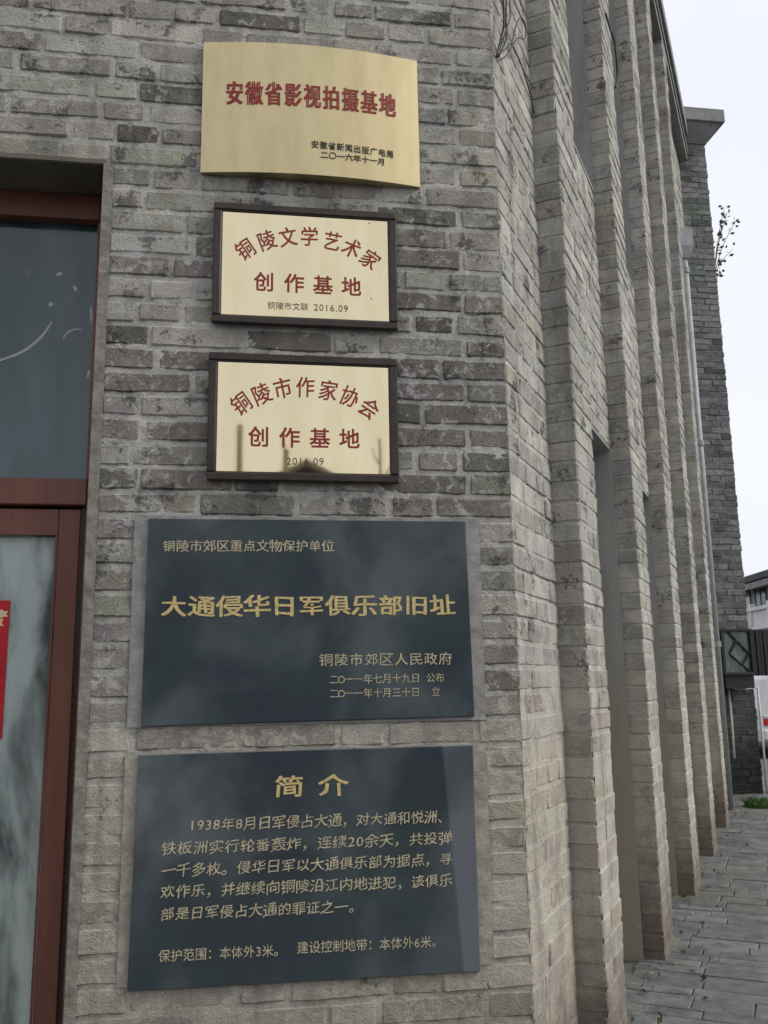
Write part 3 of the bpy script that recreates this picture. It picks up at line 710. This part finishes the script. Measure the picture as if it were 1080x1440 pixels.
for bi, (a, b, op) in enumerate(bays):
    if not op: continue
    for (z0, z1, kind) in ((GZ - .03, KD * ROW, 'door'), (KS * ROW, FZ, 'window')):
        r = MB(); a_, b_ = a + .012, b - .014
        r.box((b_, z0, -.26), (b + .008, z1, .001), SIDE); r.box((a - .008, z0, -.45), (a_, z1, .001), SIDE)      # jambs
        if kind == 'door': r.box((a_, z1 - .012, -.45), (b_, z1 + .004, -.002), SIDE)
        else: r.box((a_, z0 - .004, -.45), (b_, z0 + .014, .004), SIDE)
        r.build('rendered_reveal', M['reveal'], sw)
        dd = MB(); dd.box((a_, z0, -.26), (b_, z1, -.20), SIDE)
        if kind == 'door':
            o = dd.build('rendered_door_blocking', M['reveal'], sw)
        else:
            o = dd.build('blocked_window', M['reveal'], sw); continue
            dd = MB()
            for fx in (0, .5, 1): c = a_ + (b_ - a_) * fx; dd.box((c - .03, z0, -.40), (c + .03, z1, -.36), SIDE)
            for zz in (z0, z0 + 1.1, z0 + 2.2): dd.box((a_ + .03, zz + .01, -.398), (b_ - .03, zz + .06, -.365), SIDE)
            dd.build('window_frame', M['dark_wood'], sw)
m = MB(); m.box((.0, 0, -.4), (S_P[0] + PW, FZ, -.06), SIDE)
for (a, b, op) in bays:
    if op: m.box((a - PW, 0, -.4), (a - .02, FZ, -.06), SIDE); m.box((a - .02, KD * ROW + .01, -.39), (b + .02, KS * ROW - .01, -.06), SIDE)
    m.box((S_P[4], 0, -.4), (SE - .1, FZ, -.06), SIDE)
    break
for (a, b, op) in bays[1:]:
    if op: m.box((a + .0, KD * ROW + .012, -.395), (b + .0, KS * ROW - .012, -.062), SIDE); m.box((b + .01, 0, -.4), (b + PW - .01, FZ, -.06), SIDE)
m.build('wall_core', M['reveal'], sw)
m = MB(); m.box((-.02, FZ, -.4), (SE, 8.44, PD + .002), SIDE); m.build('frieze', M['coping'], sw)
m = MB(); m.box((-.02, FZ + .10, PD), (SE, FZ + .16, PD + .02), SIDE, bev=.004); m.box((-.03, 8.44, -.42), (SE - .05, 8.615, PD + .04), SIDE, bev=.006); m.build('coping', M['coping'], sw)

# ============================================================ WING WALL at the far end
ww = thing('projecting_wing_wall', 'dark sooty brick end wall closing the side wall, under a wide coping', 'wall', (4.9, WY, 0))
WX0, WX1 = 4.55, 5.145
wmb = MB(); WT = 8.44
for k in range(0, int(WT / ROW)):
    v0, v1 = k * ROW + .005, (k + 1) * ROW - .005
    for e0, e1 in row_bricks(0, WX1 - WX0, k):
        u1_, u0_ = WX1 - e0 + (jit(.008) if e0 == 0 else 0), WX1 - e1
        c = pick([((.165, .165, .168), 4), ((.14, .14, .144), 4), ((.19, .19, .19), 2), ((.10, .10, .10), 1)])
        if v0 > 5.5: c = tuple(x * 1.12 for x in c)
        vs, fs = brick_geo(WING, u0_, u1_, v0, v1, jit(.004), -.1, 2); wmb.add(vs, fs, c)
    u = .1
    while u < 1.2:                                                   # return face seen from the right
        fr = (Vector((WX1, WY, 0)), Vector((0, 1, 0)), Vector((1, 0, 0))); L = .28 if (k + int(u * 10)) % 2 else .14
        vs, fs = brick_geo(fr, u, u + L, v0, v1, jit(.003), -.08, 1.5); wmb.add(vs, fs, pick([((.135, .135, .14), 4), ((.10, .10, .105), 4)])); u += L + .01
o = wmb.build('brick_mass', M['wing'], ww, recalc=False); o['kind'] = 'stuff'
m = MB(); m.box((WX0, 0, -1.3), (WX1 - .006, WT, -.006), WING, col=(.16, .16, .155)); m.build('mortar_bed', M['wing'], ww)
m = MB()
z = WT
cv = [P(WING, u, v, q) for u, v, q in ((WX0, 8.42, .012), (WX1 + .012, 8.42, .012), (WX1 + .012, 8.42, -1.4), (WX0, 8.42, -1.4), (WX0, 8.66, .18), (WX1 + .18, 8.66, .18), (WX1 + .18, 8.66, -1.4), (WX0, 8.66, -1.4))]
m.add(cv, [(0, 1, 5, 4), (1, 2, 6, 5), (2, 3, 7, 6), (3, 0, 4, 7), (0, 3, 2, 1), (4, 5, 6, 7)])
m.build('cornice', M['coping'], ww)
m = MB(); m.box((WX0, 8.64, -1.45), (WX1 + .205, 8.83, .20), WING, bev=.008); m.build('coping_slab', M['coping'], ww)

# downpipe with hopper
dp = thing('rainwater_downpipe', 'pale grey rainwater downpipe with hopper in the far corner', 'downpipe', (*st(7.45, .06), GZ))
c0 = Vector((*st(7.45, .055), 0))
m = MB(); m.tube([c0 + ZV * GZ, c0 + ZV * 6.12], .042, 12); m.build('pipe', M['pipe'], dp, smooth=True)
for zz in (1.7, 3.9, 5.95): m = MB(); m.tube([c0 + ZV * zz, c0 + ZV * (zz + .06)], .052, 12); m.build('collar', M['pipe'], dp)
m = MB(); m.add([c0 + Vector((a * .05, b * .05, 6.12)) for a, b in ((-1, -1), (1, -1), (1, 1), (-1, 1))] + [c0 + Vector((a * .095, b * .08, 6.26)) for a, b in ((-1, -1), (1, -1), (1, 1), (-1, 1))] + [c0 + Vector((a * .095, b * .08, 6.48)) for a, b in ((-1, -1), (1, -1), (1, 1), (-1, 1))],
    [(3, 2, 1, 0)] + [(i + 4 * j, (i + 1) % 4 + 4 * j, (i + 1) % 4 + 4 * j + 4, i + 4 * j + 4) for j in (0, 1) for i in range(4)] + [(8, 9, 10, 11)]); m.build('hopper', M['pipe'], dp)

# black lattice window box on the wing wall
lb = thing('lattice_window_box', 'black metal window box with diamond lattice hung on the dark end wall', 'window box', (4.9, WY - .12, 1.2))
YB = .25                                                              # box front, out from the wing wall
def wx(x, z, yo=YB): k = (WY - yo + 2.8) / 10.2; return (-.851 + (x + .851) * k, 1.366 + (z - 1.366) * k)
bx0, bz1 = wx(4.775, 1.957); bx1, bz0 = wx(5.185, 1.405)
m = MB(); fw = .035
for a, b in (((bx0, bz0), (bx1, bz0 + fw)), ((bx0, bz1 - fw), (bx1, bz1)), ((bx0, bz0 + fw), (bx0 + fw, bz1 - fw)), ((bx1 - fw, bz0 + fw), (bx1, bz1 - fw))): m.box((*a, .02), (*b, YB), WING, bev=.004)
m.build('box_frame', M['black_metal'], lb)
m = MB(); m.box((bx0 + fw - .005, bz0 + fw - .005, YB - .05), (bx1 - fw + .005, bz1 - fw + .005, YB - .042), WING); m.build('glass_pane', M['pane_lattice'], lb)
def bar(p, q, r=.012, wv=YB - .02):
    mm = MB(); mm.tube([P(WING, p[0], p[1], wv), P(WING, q[0], q[1], wv)], r, 6); mm.build('lattice_bar', M['black_metal'], lb)
ix0, ix1, iz0, iz1 = bx0 + fw, bx1 - fw, bz0 + fw, bz1 - fw; W_, H_ = ix1 - ix0, iz1 - iz0
G = lambda a, b: (ix0 + W_ * a, iz0 + H_ * b)
bar(G(.22, 1), G(1, .42)); bar(G(.20, .46), G(.95, 0)); bar(G(.52, .78), G(.20, .46)); bar(G(1, .50), G(.68, .20))
m = MB(); m.box((bx0 + .03, bz0 - .15, .03), (bx1 - .01, bz0 + .0, YB - .03), WING, bev=.004); m.build('bottom_box', M['black_metal'], lb)
sh = MB(); sx = bx1 + .006
for i in range(5): sh2 = MB(); sh2.box((sx + i * .047, bz0 - .01, YB - .06), (sx + i * .047 + .041, bz1 - .01, YB - .03 + (i % 2) * .008), WING, bev=.003); sh2.build('shutter_slat', M['black_metal'], lb)
sh.box((sx, bz1 - .05, YB - .075), (sx + .235, bz1 - .01, YB - .061), WING); sh.box((sx, bz0, YB - .075), (sx + .235, bz0 + .04, YB - .061), WING); sh.build('shutter_rail', M['black_metal'], lb)

for (x, za, zb, lab) in ((4.800, .45, 1.27, 'thin white conduit running down the left edge of the dark end wall'), (5.170, GZ, 1.27, 'thin white conduit running down the right edge of the dark end wall')):
    m = MB(); m.tube([P(WING, x, za, .03), P(WING, x + .002, (za + zb) / 2, .035), P(WING, x, zb, .03)], .013, 8)
    o = m.build('white_conduit', M['white_paint'], smooth=True, loc=P(WING, x, za, .03)); tag(o, lab, 'conduit', 'white conduits on the end wall')
m = MB(); pts = [P(WING, 4.80 + .37 * i / 8, 1.262 - .022 * math.sin(math.pi * i / 8), .05) for i in range(9)]; m.tube(pts, .008, 6)
o = m.build('sagging_white_cable', M['white_paint'], smooth=True, loc=pts[0]); tag(o, 'white cable sagging between two conduits below the lattice box', 'cable')

# ============================================================ cables at the corner
cbt = thing('cable_bundle', 'tangle of black cables looped over the top of the wall corner', 'cable', (0, -.02, 3.56))
A = lambda s, z, t=.02: P(SIDE, s, z, t)
for pts, r in (([A(-.02, 3.57, .02), A(.01, 3.66, .03), A(.045, 3.75, .035), A(.07, 3.90, .03), A(.10, 4.3, .03)], .0045),
               ([A(-.02, 3.565, .024), A(.03, 3.67, .045), A(.04, 3.76, .045), A(.085, 3.95, .04), A(.12, 4.3, .03)], .004),
               ([A(-.02, 3.575, .03), A(.09, 3.70, .05), A(.17, 3.83, .05), A(.25, 3.92, .05), A(.30, 3.915, .055), A(.27, 3.84, .055), A(.17, 3.77, .05), A(.06, 3.63, .04), A(-.01, 3.56, .03)], .0028),
               ([A(.0, 3.60, .02), A(.02, 3.70, .05), A(.09, 3.86, .05), A(.10, 4.25, .02)], .003)):
    m = MB(); m.tube(smoothpts(pts), r, 6); m.build('cable', M['cable'], cbt, smooth=True)
m = MB(); m.tube(smoothpts([A(.22, 3.80, .012), A(.36, 3.80, .014), A(.50, 3.76, .012), A(.55, 3.70, .012)]), .003, 6); o = m.build('thin_cable', M['cable'], smooth=True, loc=A(.22, 3.80)); tag(o, 'thin dark cable slanting across the first side panel near the top', 'cable')
m = MB(); m.tube(smoothpts([A(2.16, 5.36, .108), A(2.20, 5.26, .125), A(2.30, 5.24, .13), A(2.40, 5.10, .12), A(2.36, 4.98, .108)]), .006, 6); o = m.build('cable_stub', M['cable'], smooth=True, loc=A(2.16, 5.36)); tag(o, 'short black cable loop hanging on the second pilaster high up', 'cable')

# ============================================================ plants
def leafquad(mb, c, size, up=.3):
    d = Vector((jit(1), jit(1), random.uniform(-.8, .5) + up)).normalized(); s_ = d.orthogonal().normalized(); s_.rotate(Matrix.Rotation(random.uniform(0, 6.28), 3, d)); L, Wd = size * random.uniform(.7, 1.3), size * .35
    mb.add([c, c + d * L * .5 + s_ * Wd, c + d * L, c + d * L * .5 - s_ * Wd], [(0, 1, 2, 3)])
pl = thing('sapling', 'spindly leafy sapling sprouting from the edge of the high end wall', 'plant', (WX1, WY + .1, 6.5))
for nm, (tips) in (('twig', ((.18, .72), (.30, .98), (.42, .86), (.30, .42), (.26, 1.04), (.12, .08))),):
    for dx, dz in tips:
        m = MB(); b0 = Vector((WX1 + .01, WY + .1, 6.55)); pts = smoothpts([b0, b0 + Vector((dx * .35, -.03, dz * .5)), b0 + Vector((dx, jit(.08), dz))], 4)
        n = len(pts); m.tube(pts, .004, 5, taper=[.007 - .0045 * i / n for i in range(n)]); m.build('twig', M['bark'], pl)
        lf = MB()
        for c in range(13):
            k = min(n - 1, int(n * (.45 + .6 * random.random()))); leafquad(lf, pts[k] + Vector((jit(.05), jit(.05), jit(.05))), .062)
        lf.build('foliage', M['leaf'], pl)
gt = MB()
gx, gy = 4.46, 6.35
for i in range(600):
    a = random.uniform(0, 6.28); r = .12 * math.sqrt(random.random()); b0 = Vector((gx + r * math.cos(a), gy + r * math.sin(a) * 1.0, GZ - .01)); h = random.uniform(.05, .15) * (1.15 - r * 2.5)
    d = Vector((jit(.5), jit(.5), 1)).normalized(); s_ = Vector((jit(1), jit(1), 0)).normalized() * .005
    gt.add([b0 - s_, b0 + s_, b0 + d * h * .6 + s_ * .7 + Vector((0, 0, -.0)), b0 + d * h + Vector((jit(.03), jit(.03), -.02))], [(0, 1, 2), (0, 2, 3)])
o = gt.build('grass_tuft', M['grass'], loc=(gx, gy, GZ), recalc=False); tag(o, 'bright green tuft of grass at the foot of the far pilaster', 'grass', kind='stuff')
gt = MB()
for i in range(260):
    s0 = random.choice((1.1, 1.6, 2.5, 3.0, 3.95, 4.4, 5.4, 5.9, 6.8)) + jit(.25); t0 = random.uniform(.0, .12); x, y = st(s0, t0); b0 = Vector((x, y, GZ - .01)); s_ = Vector((jit(1), jit(1), 0)).normalized() * .005
    gt.add([b0 - s_, b0 + s_, b0 + Vector((jit(.02), jit(.02), random.uniform(.01, .035)))], [(0, 1, 2)])
o = gt.build('moss_weeds', M['grass'], recalc=False); tag(o, 'low mossy weeds along the foot of the pilastered wall', 'weeds', kind='stuff')

lt = MB()
for i in range(150):
    s0 = random.uniform(.9, 8.5); t0 = abs(random.gauss(0, .16)) + .02; x, y = st(s0, t0)
    if any(a - .02 < s0 < a + PW + .02 and t0 < PD + .03 for a in S_P): continue
    leafquad(lt, Vector((x, y, GZ + .006)), random.uniform(.012, .04), .0)
o = lt.build('leaf_litter', M['litter'], recalc=False); tag(o, 'scattered crumbs and dry leaf litter along the wall foot', 'litter', kind='stuff')
# ============================================================ houses and car
def house(name, x0, x1, y0, y1, h, rise, wall, label, ridge='x', wins=(), loc=None, over=.5, tile='tile'):
    t = thing(name, label, 'house', ((x0 + x1) / 2, (y0 + y1) / 2, 0)); W3 = (Vector((0, 0, 0)), Vector((1, 0, 0)), Vector((0, 1, 0)))
    m = MB()
    if ridge == 'x':
        ym = (y0 + y1) / 2; m.add([(x, y, z) for x in (x0, x1) for (y, z) in ((y0, 0), (y1, 0), (y1, h), (ym, h + rise), (y0, h))], [(0, 4, 3, 2, 1), (5, 6, 7, 8, 9), (0, 1, 6, 5), (1, 2, 7, 6), (0, 5, 9, 4), (2, 3, 8, 7), (3, 4, 9, 8)])
        r = MB(); k = rise / (ym - y0)
        for yy, sg in ((y0, -1), (y1, 1)):
            ye = yy + sg * over; ze = h - k * over
            r.add([(x0 - over, ye, ze + .02), (x1 + over, ye, ze + .02), (x1 + over, ym, h + rise + .02), (x0 - over, ym, h + rise + .02), (x0 - over, ye, ze + .18), (x1 + over, ye, ze + .18), (x1 + over, ym, h + rise + .2), (x0 - over, ym, h + rise + .2)], [(0, 1, 2, 3), (4, 5, 6, 7), (0, 1, 5, 4), (1, 2, 6, 5), (0, 4, 7, 3)])
    else:
        xm = (x0 + x1) / 2; m.add([(x, y, z) for y in (y0, y1) for (x, z) in ((x0, 0), (x1, 0), (x1, h), (xm, h + rise), (x0, h))], [(0, 1, 2, 3, 4), (5, 9, 8, 7, 6), (0, 5, 6, 1), (1, 6, 7, 2), (0, 4, 9, 5), (2, 7, 8, 3), (3, 8, 9, 4)])
        r = MB(); k = rise / (x1 - xm)
        for xx, sg in ((x0, -1), (x1, 1)):
            xe = xx + sg * over; ze = h - k * over
            r.add([(xe, y0 - over, ze + .02), (xe, y1 + over, ze + .02), (xm, y1 + over, h + rise + .02), (xm, y0 - over, h + rise + .02), (xe, y0 - over, ze + .14), (xe, y1 + over, ze + .14), (xm, y1 + over, h + rise + .14), (xm, y0 - over, h + rise + .14)], [(0, 1, 2, 3), (4, 5, 6, 7), (0, 1, 5, 4), (1, 2, 6, 5), (0, 3, 7, 4)])
    m.build('wall', M[wall], t); r.build('roof', M[tile], t)
    for (a, b, c, d, yy, gl) in wins:                                  # x0,x1,z0,z1,y of the face, glass
        sg = -1 if abs(yy - y0) < .01 else 1
        k = MB()
        for q in ((a - .06, c - .06, b + .06, c), (a - .06, d, b + .06, d + .06), (a - .06, c, a, d), (b, c, b + .06, d), ((a + b) / 2 - .025, c, (a + b) / 2 + .025, d)): k.box((q[0], q[1], sg * -.02 + yy), (q[2], q[3], yy + sg * .022), W3)
        wn = k.build('window', M['black_metal'], t); k = MB(); k.box((a, c, yy - .0), (b, d, yy + sg * .012), W3); k.build('pane', M[gl], wn)
    return t
hb = house('white_house', -6, 9, 0, 8, 4.05, 1.15, 'render_grey', 'pale grey two-storey house with tiled roof and white balcony at the right edge', 'x',
           ((.12, .78, 3.12, 3.80, 0, 'house_glass_pale'), (1.22, 1.9, 3.10, 3.85, 0, 'house_glass'), (2.6, 3.4, 3.1, 3.85, 0, 'house_glass')), over=.45)
WF = (Vector((0, 0, 0)), Vector((1, 0, 0)), Vector((0, -1, 0)))
m = MB(); m.box((-.25, 2.62, .001), (4.6, 2.72, .60), WF); m.box((-.2, 2.72, .52), (4.55, 3.10, .58), WF); m.box((-.25, 3.10, .47), (4.6, 3.20, .64), WF, bev=.01)
for x in (-.22, .98, 2.2, 3.4): m.box((x, 2.72, .46), (x + .14, 3.30, .63), WF, bev=.01)
m.build('balcony', M['render_white'], hb)
m = MB(); m.box((-5.9, 0, .001), (8.9, 2.61, .05), WF); m.build('ground_storey_render', M['render_white'], hb)
m = MB(); m.box((-6.4, 3.74, .36), (9.4, 3.90, .44), WF); m.build('eaves_board', M['coping'], hb)
hp = CAM + (Fv + Rv * ((1050 - 540) / 1267.3) + Uv * ((720 - 950) / 1267.3)) * 25.9
lx = hb.location.x; ly = hb.location.y; an = math.radians(-99.5)
hb.rotation_euler.z = an                                             # origin of its plan sits at the facade's far left
hb.location = (hp.x + lx * math.cos(an) - ly * math.sin(an), hp.y + lx * math.sin(an) + ly * math.cos(an), 0)

car = thing('parked_car', 'white parked car with red tail lamp behind the dark end wall', 'car', (9.0, 13.4, 0))
def prism(prof, y0, y1, taper=0.0):
    m = MB(); n = len(prof); m.add([(x, y, z) for y, s_ in ((y0, 1), (y1, 1)) for x, z in prof], [tuple(range(n)), tuple(range(2 * n - 1, n - 1, -1))] + [(i, (i + 1) % n, n + (i + 1) % n, n + i) for i in range(n)]); return m
# seen from behind: rear face at y=12.2, car points away (+y)
cx = 8.86
def cbody():
    prof = [(-.82, .28), (-.86, .45), (-.86, .80), (-.82, .92), (-.70, 1.34), (-.60, 1.44), (.60, 1.44), (.70, 1.34), (.82, .92), (.86, .80), (.86, .45), (.82, .28)]
    m = MB(); n = len(prof); sts = [(12.2, .94, .0), (12.28, 1.0, 0), (15.0, 1.0, 0), (16.2, .96, -.35)]
    vs = []
    for i, (y, s_, dz) in enumerate(sts):
        for (x, z) in prof: vs.append((cx + x * s_, y, (z if z < .9 or i < 2 else (z if i == 2 else .92 + (z - .92) * .1))))
    m.add(vs, [tuple(range(n))] + [(i * n + k, i * n + (k + 1) % n, (i + 1) * n + (k + 1) % n, (i + 1) * n + k) for i in range(3) for k in range(n)] + [tuple(range(3 * n, 4 * n))]); return m
cbody().build('body', M['car_white'], car)
m = MB(); m.box((cx - .52, 1.0, -12.20), (cx + .52, 1.33, -12.17), WF, bev=.01); m.build('rear_window', M['pane_dark'], car)
for sgn in (-1, 1):
    m = MB(); m.box((cx + sgn * .77, .55, -12.24), (cx + sgn * .58, .66, -12.17), WF, bev=.01); m.build('tail_lamp', M['tail'], car)
    m = MB(); m.box((cx + sgn * .77, .662, -12.24), (cx + sgn * .58, .72, -12.17), WF, bev=.01); m.build('reversing_lamp', M['lamp_clear'], car)
    for y in (12.95, 15.4):
        m = MB(); m.tube([(cx + sgn * .66, y, .31), (cx + sgn * .87, y, .31)], .31, 20); m.build('wheel', M['tyre'], car)
m = MB(); m.box((cx - .8, .30, -12.26), (cx + .8, .48, -12.13), WF, bev=.02); m.build('bumper', M['car_white'], car)

# across the street, behind the camera: what the plaques and tablets mirror
house('gabled_house', -3.6, 3.9, -20, -13.2, 3.25, 1.95, 'render_grey', 'low gabled house across the street, mirrored at the foot of the gold plaque', 'y', tile='tile_pale', wins=
      ((-2.4, -1.2, 1.0, 2.3, -13.2, 'house_glass'), (1.0, 2.2, 1.0, 2.3, -13.2, 'house_glass')), over=.3)
house('long_tiled_house', -16, -4.6, -21, -14, 2.7, 1.3, 'render_white', 'long low tiled house across the street, seen only in reflections', 'x', ((-8.5, -7.2, 1, 2.2, -14, 'house_glass'), (-12, -11, 1, 2.2, -14, 'house_glass')))
house('street_corner_house', 5.4, 15, -20, -13.8, 2.9, 1.3, 'render_white', 'white low house at the street corner, seen only in reflections', 'x', ((7, 8.4, 1, 2.2, -13.8, 'house_glass'),))
def pollard(x, y, h, lean, r, label, twigs):
    t = thing('pollarded_tree', label, 'tree', (x, y, 0)); m = MB()
    pts = [Vector((x + lean * k / 5 + jit(.02), y, h * k / 5)) for k in range(6)]
    m.tube(pts, r, 10, taper=[r * (1.25 - .3 * k / 5) for k in range(6)]); m.build('trunk', M['bark'], t, smooth=True)
    for i in range(twigs):
        a = random.uniform(0, 6.28); z0 = h * random.uniform(.75, .98); b0 = Vector((x + lean * z0 / h, y, z0)); m = MB()
        L = random.uniform(.2, .55); q_ = min(.035, r * .6); m.tube([b0, b0 + Vector((math.cos(a) * L * .35, math.sin(a) * L * .4, L * .6)), b0 + Vector((math.cos(a) * L * .45, math.sin(a) * L * .5, L * 1.1))], .03, 6, taper=[q_, q_ * .8, q_ * .5]); m.build('limb', M['bark'], t)
pollard(-.97, -8.0, 4.5, .0, .036, 'straight bare pole-like trunk mirrored left in the lower gold plaque', 0)
pollard(-.70, -8.2, 4.25, .32, .036, 'leaning pollarded trunk with a stub, mirrored in the lower gold plaque', 1)
pollard(-1.80, -8.4, 4.6, -.05, .06, 'pollarded trunk mirrored at the left edge of the gold plaque', 2)
pollard(.80, -8.1, 4.4, -.03, .018, 'slender young tree with twigs mirrored at the right of the gold plaque', 4)
